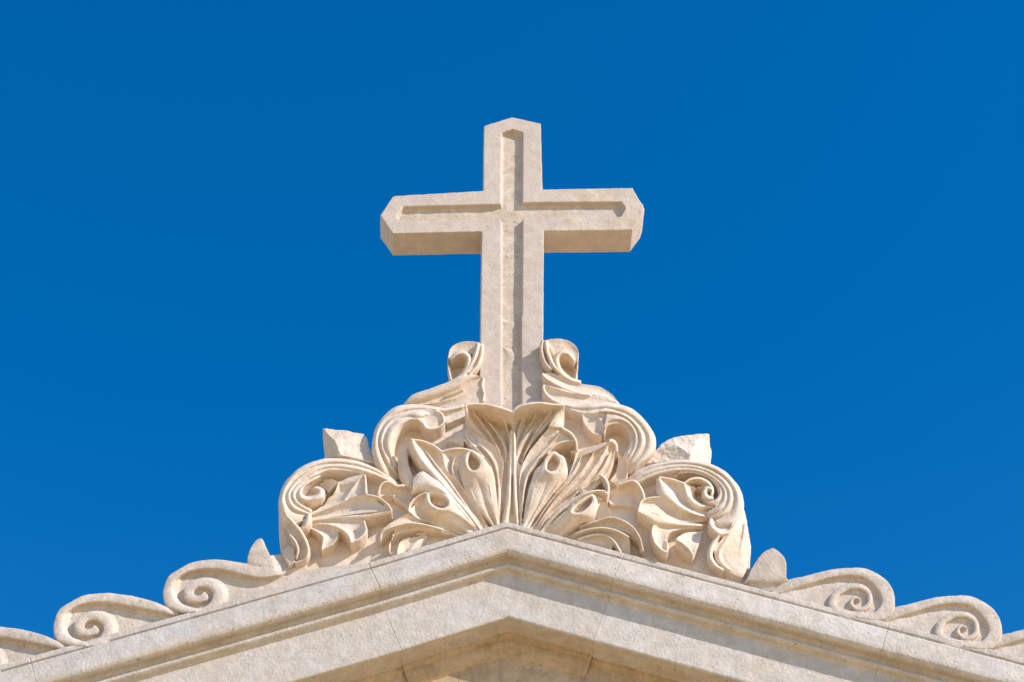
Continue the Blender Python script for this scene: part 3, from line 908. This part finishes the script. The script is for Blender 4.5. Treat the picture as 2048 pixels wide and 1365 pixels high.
C0 = [(430, 468, 32), (330, 520, 34), (255, 578, 35), (222, 630, 35), (240, 680, 35), (305, 708, 35), (385, 702, 35), (446, 668, 36), (470, 622, 36), (448, 582, 35), (395, 566, 34), (345, 588, 31)]
C1 = [(440, 490, 28), (340, 542, 31), (285, 590, 32), (268, 622, 32), (290, 645, 32), (330, 652, 33), (370, 645, 34), (395, 628, 34), (398, 610, 34), (385, 598, 33), (370, 592, 32), (345, 592, 30)]
s.strip('C', V0, V1, 8)
s.strip('C', V1, V2, 8)
s.strip('C', V2[2:], V3, 7)
s.strip('C', C0, C1, 8)
vol = sub("volute", s, acro)
s = Solid(0.95)
s.strip('C', [(400, 545, 22), (450, 508, 30), (520, 502, 34), (582, 530, 37)], [(440, 560, 24), (480, 590, 22), (500, 620, 22), (450, 680, 22)], -6)
s.strip('C', [(582, 530, 38), (545, 620, 34), (440, 715, 28), (350, 792, 22)], [(800, 462, 45), (740, 530, 42), (680, 620, 37), (600, 712, 30), (352, 812, 22)], -9)
s.strip('C', [(590, 528, 37), (680, 490, 40), (800, 460, 45)], [(600, 560, 34), (690, 540, 38), (770, 500, 43)], 0)
s.strip('C', [(804, 465, 45), (705, 580, 39), (632, 692, 33)], [(818, 482, 42), (818, 620, 38), (740, 652, 35), (632, 697, 31)], -3)
s.band('C', [(808, 466, 45), (814, 540, 42), (816, 625, 39)], 22, 3)
s.strip('C', [(822, 635, 42), (700, 655, 37), (580, 722, 30), (350, 800, 22)], [(1036, 768, 46), (900, 785, 38), (750, 800, 31), (580, 822, 26), (346, 850, 20)], -7)
s.band('C', [(822, 637, 42), (930, 665, 43), (1000, 720, 45), (1036, 768, 46)], 16, 3)
s.strip('C', [(1036, 768, 47), (880, 800, 40), (740, 812, 34), (580, 828, 28), (345, 850, 20)], [(1040, 815, 34), (870, 850, 33), (780, 856, 32), (560, 842, 27), (345, 876, 18)], 3)
s.strip('C', [(345, 872, 18), (560, 842, 27), (700, 846, 33), (800, 862, 36), (820, 940, 37), (770, 1012, 36), (692, 1052, 34)],
        [(345, 890, 18), (480, 892, 26), (590, 922, 33), (650, 962, 35), (680, 1000, 36), (690, 1030, 36), (691, 1045, 35)], -6)
s.band('C', [(400, 888, 22), (500, 895, 28), (590, 922, 34), (650, 962, 36), (682, 1010, 36), (690, 1045, 35)], [14, 20, 30, 34, 34, 20], 4)
s.band('C', [(800, 860, 40), (818, 940, 39), (770, 1010, 37), (695, 1050, 35)], 22, 3)
s.strip('C', [(345, 895, 18), (480, 900, 25), (570, 935, 31), (582, 980, 33), (540, 1052, 32), (442, 1112, 30)], [(335, 930, 18), (400, 958, 26), (460, 1000, 31), (462, 1040, 31), (450, 1080, 30), (440, 1105, 29)], -5)
s.band('C', [(340, 925, 20), (400, 952, 27), (455, 1000, 32), (450, 1060, 31), (442, 1105, 30)], [14, 22, 30, 28, 16], 4)
sub("volute_leaf", s, vol)
s = Solid(0.95)
s.strip('C', [(150, 655, 30), (180, 722, 30), (250, 775, 30), (330, 805, 32)], [(94, 705, 34), (132, 810, 34), (205, 875, 36), (300, 855, 38)], -9)
s.band('C', [(330, 795, 34), (328, 850, 38), (300, 905, 36), (270, 930, 34)], [40, 60, 60, 40], 5)
s.strip('C', [(94, 700, 32), (120, 830, 31), (150, 930, 29), (185, 1060, 27), (215, 1200, 24)], [(200, 860, 37), (255, 950, 36), (302, 1040, 35), (328, 1120, 33), (300, 1195, 28)], -4)
s.band('C', [(100, 710, 34), (140, 810, 34), (200, 880, 36), (260, 955, 37), (305, 1040, 36), (325, 1120, 34), (295, 1190, 29), (215, 1225, 25)], [16, 22, 30, 32, 36, 34, 30, 22], 4)
s.band('C', [(165, 975, 32), (215, 1040, 33), (238, 1110, 32), (225, 1180, 28)], [14, 26, 28, 20], 5)
s.facets('C', [(92, 1112, 20), (165, 1072, 26), (205, 1100, 30), (210, 1205, 28), (160, 1245, 26), (120, 1170, 22)], [(0, 1, 2, 3, 4, 5)], -20)
sub("volute_tail", s, vol)

s = Solid(0.95)
W0 = [(60, 560, 12), (130, 480, 22), (200, 425, 26), (350, 372, 29), (520, 342, 30), (650, 342, 30), (800, 372, 30), (930, 432, 30), (1030, 532, 30), (1088, 640, 29), (1098, 770, 28), (1040, 890, 28), (930, 930, 26)]
W1 = [(80, 590, 12), (150, 500, 26), (220, 450, 30), (350, 405, 33), (520, 378, 34), (680, 384, 34), (820, 425, 34), (930, 495, 34), (1000, 590, 34), (1015, 680, 33), (985, 770, 31), (920, 830, 29), (840, 845, 26)]
W2 = [(110, 610, 12), (180, 530, 28), (260, 480, 32), (390, 432, 35), (560, 408, 36), (700, 420, 36), (810, 460, 36), (905, 530, 36), (955, 610, 36), (955, 690, 35), (915, 765, 33), (860, 800, 30), (800, 828, 26)]
W3 = [(140, 620, 12), (240, 540, 24), (400, 470, 30), (560, 440, 33), (700, 450, 34), (810, 490, 34), (890, 550, 34), (920, 620, 34), (905, 690, 33), (870, 730, 32), (830, 760, 30), (780, 790, 26)]
W4 = [(480, 485, 20), (600, 460, 26), (700, 470, 29), (800, 510, 31), (865, 570, 31), (882, 630, 31), (868, 665, 31), (840, 690, 32), (790, 700, 31), (740, 690, 28)]
s.strip('F', W0, W1, 8)
s.strip('F', W1, W2, 8)
s.strip('F', W2, W3, 8)
s.strip('F', W3[3:10], W4, 6)
s.band('F', [(840, 672, 33), (790, 665, 35), (762, 625, 36), (785, 580, 36), (835, 595, 34)], [30, 44, 44, 40, 26], 5)
vol = sub("volute", s, acro)
s = Solid(0.95)
s.strip('F', [(585, 542, 38), (618, 650, 34), (690, 725, 29), (850, 752, 22)], [(830, 600, 34), (790, 560, 28), (690, 590, 22), (690, 680, 20), (800, 730, 20)], -6)
s.band('F', [(588, 545, 38), (640, 512, 38), (720, 502, 37), (795, 540, 36), (830, 600, 34), (822, 645, 33)], [20, 26, 30, 34, 36, 22], 4)
s.band('F', [(588, 545, 39), (625, 650, 36), (700, 722, 31), (845, 750, 24)], [20, 44, 44, 20], 4)
s.strip('F', [(375, 490, 46), (460, 610, 41), (565, 728, 35), (700, 802, 29), (815, 832, 23)], [(580, 540, 39), (612, 655, 35), (690, 735, 30), (850, 768, 23)], -11)
s.band('F', [(375, 490, 46), (480, 505, 42), (582, 540, 39)], 16, 3)
s.strip('F', [(352, 500, 40), (370, 640, 38), (480, 722, 34), (600, 792, 28), (760, 832, 20)], [(378, 488, 47), (462, 610, 42), (572, 730, 36), (702, 802, 30), (812, 832, 23)], 4)
s.strip('F', [(230, 690, 40), (375, 655, 39), (480, 722, 34), (600, 793, 28), (790, 834, 19)], [(198, 775, 46), (330, 795, 39), (450, 848, 32), (600, 872, 25), (770, 862, 17)], -7)
s.band('F', [(200, 772, 44), (228, 695, 41), (300, 665, 39), (380, 662, 38)], 16, 3)
s.strip('F', [(196, 775, 47), (330, 800, 40), (450, 850, 33), (600, 878, 26), (760, 890, 17)], [(190, 812, 36), (280, 872, 33), (330, 902, 32), (500, 912, 26), (750, 922, 15)], 5)
s.strip('F', [(750, 928, 14), (600, 928, 22), (470, 960, 30), (432, 1030, 35), (438, 1110, 38)], [(750, 912, 15), (500, 902, 27), (335, 896, 37), (318, 960, 39), (345, 1060, 39), (425, 1132, 37)], -5)
s.band('F', [(330, 898, 37), (316, 960, 39), (345, 1055, 39), (432, 1128, 38), (445, 1080, 37), (440, 1030, 35)], [14, 24, 24, 24, 22, 16], 3)
s.strip('F', [(745, 955, 15), (725, 1040, 25), (695, 1100, 32), (668, 1152, 36)], [(745, 938, 15), (600, 962, 25), (520, 1022, 34), (560, 1092, 36), (660, 1150, 36)], -6)
s.band('F', [(520, 1020, 34), (580, 1055, 35), (630, 1100, 36), (665, 1150, 36)], [14, 26, 26, 16], 4)
sub("volute_leaf", s, vol)
s = Solid(0.95)
s.strip('F', [(830, 828, 32), (880, 880, 30), (950, 890, 30), (1020, 850, 30)], [(812, 850, 38), (850, 945, 38), (910, 975, 37), (985, 950, 34)], -5)
s.band('F', [(820, 835, 36), (815, 890, 39), (860, 945, 38), (905, 970, 37), (985, 945, 34), (1050, 840, 30)], [20, 46, 40, 34, 26, 16], 4)
s.band('F', [(890, 985, 37), (835, 1060, 36), (810, 1150, 34), (850, 1235, 31), (925, 1285, 26)], [26, 44, 48, 40, 20], 5)
s.strip('F', [(960, 965, 33), (855, 1090, 31), (868, 1200, 29), (950, 1290, 25), (1085, 1350, 20)], [(1085, 700, 28), (1120, 850, 22), (1148, 1000, 18), (1160, 1130, 14), (1140, 1260, 10)], 5)
s.band('F', [(1070, 780, 29), (1025, 900, 29), (945, 1030, 31), (892, 1130, 30), (925, 1230, 26), (1020, 1305, 20)], [16, 34, 40, 40, 34, 16], 4)
s.band('F', [(1110, 880, 23), (1090, 1020, 22), (1060, 1150, 20), (1085, 1290, 15)], [20, 60, 60, 24], 5)
s.strip('F', [(860, 1120, 26), (870, 1200, 25), (930, 1275, 22)], [(900, 1100, 33), (905, 1200, 31), (990, 1280, 26)], 4)
sub("volute_tail", s, vol)

# --- finials behind the volutes
s = Solid()
s.facets('C', [(448, 75, 4), (600, 86, 8), (800, 120, 8), (826, 152, 8), (892, 372, 16), (600, 298, 30), (560, 192, 28), (470, 330, 4), (600, 360, 10), (780, 380, 8)],
         [(0, 1, 6), (1, 2, 6), (2, 5, 6), (2, 3, 5), (3, 4, 5), (0, 6, 5, 7), (7, 5, 8), (5, 4, 9, 8)], -40)
carve("finial", s, M_CARVE, acro, voxel=1.2, smooth=1, noise=((2.2, 22.0), (1.0, 7.0)))
s = Solid()
s.facets('F', [(262, 375, 14), (345, 270, 10), (400, 200, 6), (500, 152, 6), (740, 112, 6), (802, 122, 0), (822, 290, -2), (812, 380, -2), (640, 360, 26), (520, 350, 20), (520, 215, 24), (640, 290, 30), (400, 360, 16)],
         [(0, 1, 12), (1, 2, 10), (2, 3, 10), (3, 4, 11, 10), (4, 5, 6), (4, 6, 11), (6, 7, 8, 11), (10, 11, 8, 9), (1, 10, 9, 12)], -40)
carve("finial", s, M_CARVE, acro, voxel=1.2, smooth=1, noise=((2.2, 22.0), (1.0, 7.0)))

# ------------------------------------------------------------------ wave scrolls along the rake
def wave_base(frame, top, low, ridge_o, ridge_i, core, slab_low, hf=15.0, hr=26.0, coil=None):
    s = Solid()
    out_ = [tuple(q[:2]) for q in fr(frame, top)] + [tuple(q[:2]) for q in fr(frame, slab_low)]
    s.plate(out_, hf, hf, -30)
    s.strip(frame, top, low, 1.5, h=hr, hb=-30)
    if coil:
        s.band(frame, coil[0], coil[1], 2.0, h=hr - 2, hb=-5)
        return s
    s.strip(frame, ridge_o, ridge_i, 1.5, h=hr - 1, hb=-5)
    s.strip(frame, core[0], core[1], 2, h=hr - 2, hb=-5)
    return s


WNOISE = ((0.6, 14.0), (0.35, 4.0))
WG = "wave scrolls along the raking cornice"


def root(name, px, label):
    o = empty(name, tuple(P([(px[0], px[1], 10)])[0]))
    return tag(o, label, "scroll ornament", WG)


RIMT = [(900, 460), (740, 440), (560, 450), (400, 482), (250, 560), (120, 645), (60, 760), (36, 880), (60, 1010), (130, 1070), (300, 1120), (470, 1130)]
RIML = [(800, 570), (620, 556), (450, 575), (300, 625), (190, 710), (155, 800), (158, 900), (205, 985), (290, 1040), (380, 1065), (470, 1072)]
RO = [(470, 1130), (600, 1125), (700, 1100), (775, 1035), (800, 950), (790, 850), (735, 768), (650, 712), (540, 690), (440, 700), (360, 748), (310, 820), (300, 890)]
RI = [(470, 1068), (540, 1055), (620, 1015), (665, 950), (676, 890), (656, 835), (600, 798), (540, 788), (480, 798), (440, 830), (410, 860), (400, 880), (405, 900)]
CORE = ([(410, 730), (330, 790), (300, 880), (330, 960), (420, 990), (520, 985), (590, 960), (622, 920)], [(470, 790), (430, 850), (440, 890), (470, 905), (510, 900), (540, 880), (560, 855), (600, 880)])
SLOPES = (([(270, 640), (190, 710), (155, 800), (158, 900), (205, 985), (290, 1040), (380, 1065), (470, 1070)], [(275, 650), (268, 770), (243, 870), (258, 940), (312, 1002), (390, 1035), (430, 1055), (470, 1068)]),
          ([(770, 1035), (800, 950), (790, 850), (735, 768), (650, 712), (540, 690), (470, 695)], [(790, 1040), (862, 980), (870, 850), (795, 725), (680, 672), (540, 672), (470, 690)]))
SLABL = [(470, 1150), (1000, 1140), (1560, 960)]

w1 = root("wave_scroll", (436, 1190), "weathered stone scroll with an upright tongue, left of the carved crest")
sw = wave_base('L', [(1850, 470, 8), (1760, 400, 8), (1600, 378, 9), (1480, 380, 12), (1400, 400, 24), (1250, 500), (1110, 490)] + RIMT,
               [(1850, 480, 14), (1740, 560, 16), (1600, 620, 18), (1500, 645, 24), (1300, 672), (1150, 655), (1000, 620)] + RIML, RO, RI, CORE, [(470, 1150), (1000, 1140), (2715, 600), (2700, 480), (1900, 560)], hf=14.0)
for a, b in SLOPES:
    sw.strip('L', [(x, y, 25.5) for x, y in a], [(x, y, 14) for x, y in b], 0, hb=0)
carve("scroll_body", sw, M_WAVE, w1, voxel=1.2, noise=WNOISE)
s = Solid()
TONGL = [(1112, 640), (1112, 480), (1130, 380), (1170, 280), (1230, 200), (1285, 170), (1312, 185), (1345, 260), (1395, 360), (1440, 440), (1470, 530), (1505, 640), (1400, 668), (1250, 672)]
s.strip('L', [(1283, 170, 28), (1228, 196, 28), (1168, 278, 28), (1130, 378, 28), (1113, 480, 27), (1112, 620, 22)],
        [(1290, 171, 28), (1318, 192, 28), (1358, 280, 28), (1408, 390, 28), (1458, 510, 27), (1500, 632, 22)], 1.5, hb=-20)
carve("tongue", s, M_WAVE, w1, voxel=1.2, noise=WNOISE)

w1b = root("wave_scroll", (217, 1257), "complete stone scroll without a tongue, on the left slope of the gable")
# its own drawing is the first scroll's, moved down the slope
FR['L'] = (320 - 219, 1050 + 67, 6.4)
sw = wave_base('L', [(1640, 690, 20), (1453, 604, 26), (1250, 530), (1060, 482)] + RIMT,
               [(1640, 735, 18), (1520, 715, 24), (1350, 672), (1160, 635), (1000, 605)] + RIML, RO, RI, CORE, SLABL)
for a, b in SLOPES:
    sw.strip('L', [(x, y, 25.5) for x, y in a], [(x, y, 14) for x, y in b], 0, hb=0)
carve("scroll_body", sw, M_WAVE, w1b, voxel=1.2, noise=WNOISE)

TOPR = [(250, 460, 21), (400, 352, 23), (520, 322, 26), (700, 276), (880, 263), (970, 276), (1080, 340), (1135, 420), (1149, 500), (1138, 570), (1080, 620), (980, 630), (880, 615)]
LOWR = [(260, 470, 20), (440, 412, 21), (580, 366, 25), (720, 327), (860, 317), (955, 345), (1025, 415), (1058, 480), (1048, 530), (1010, 570), (960, 585), (920, 590), (880, 588)]
RRO = [(880, 620), (780, 605), (708, 560), (698, 500), (735, 440), (800, 398), (870, 382), (945, 402), (990, 450), (1000, 510), (985, 555), (950, 578)]
RRI = [(880, 590), (835, 565), (815, 520), (820, 475), (842, 447), (880, 434), (920, 444), (940, 472), (945, 505), (942, 535), (945, 560), (946, 574)]
CORR = ([(812, 480), (845, 460), (880, 460), (916, 486)], [(812, 545), (840, 512), (880, 498), (912, 497)])
SLABR = [(880, 660), (600, 620), (280, 500)]
w2 = root("wave_scroll", (1715, 1215), "weathered stone scroll with a blunt upright tongue, right of the carved crest")
carve("scroll_body", wave_base('J', TOPR, LOWR, RRO, RRI, CORR, SLABR, hf=18.0,
     coil=([(1010, 600), (880, 602), (765, 578), (712, 520), (738, 448), (808, 402), (880, 393), (945, 415), (976, 470), (960, 530), (905, 556), (855, 532), (846, 492), (874, 470), (908, 487)],
           [40, 56, 68, 70, 62, 54, 48, 44, 42, 38, 36, 34, 30, 26, 12])), M_WAVE, w2, voxel=1.2, noise=WNOISE)
s = Solid()
TONGR = [(110, 350), (150, 270), (200, 195), (245, 148), (298, 127), (345, 155), (385, 205), (393, 270), (385, 345), (440, 410), (300, 430), (200, 400)]
s.strip('J', [(294, 127, 28), (245, 147, 28), (198, 195, 28), (150, 270, 28), (108, 350, 26), (60, 380, 16)],
        [(302, 127, 28), (346, 154, 28), (386, 206, 28), (394, 270, 28), (398, 340, 26), (470, 400, 17)], 1.5, hb=-20)
s.strip('J', [(130, 340, 22), (250, 330, 24), (400, 350, 22)], [(100, 375, 17), (270, 430, 17), (470, 420, 17)], 0, hb=-20)
carve("tongue", s, M_WAVE, w2, voxel=1.2, noise=WNOISE)


def copy_wave(src, ref, dpx, label):
    c = src.copy()
    scene.collection.objects.link(c)
    x0 = P([(ref[0], ref[1], 20)])[0]
    x1 = P([(ref[0] + dpx[0], ref[1] + dpx[1], 20)])[0]
    c.location = Vector(src.location) + Vector(tuple(x1 - x0))
    c['label'] = label
    for ch in list(src.children):
        if ch.name.startswith("tongue"):
            continue
        d = ch.copy()
        scene.collection.objects.link(d)
        d.parent = c
        d.matrix_parent_inverse = ch.matrix_parent_inverse.copy()
    return c


copy_wave(w1b, (300, 1215), (-219, 68), "stone scroll at the left edge of the photo, only its sloping tail visible")
copy_wave(w2, (1790, 1205), (214, 57), "complete stone scroll without a tongue, on the right slope of the gable")
copy_wave(w2, (1790, 1205), (428, 114), "stone scroll cut off at the right edge of the photo, only its start visible")
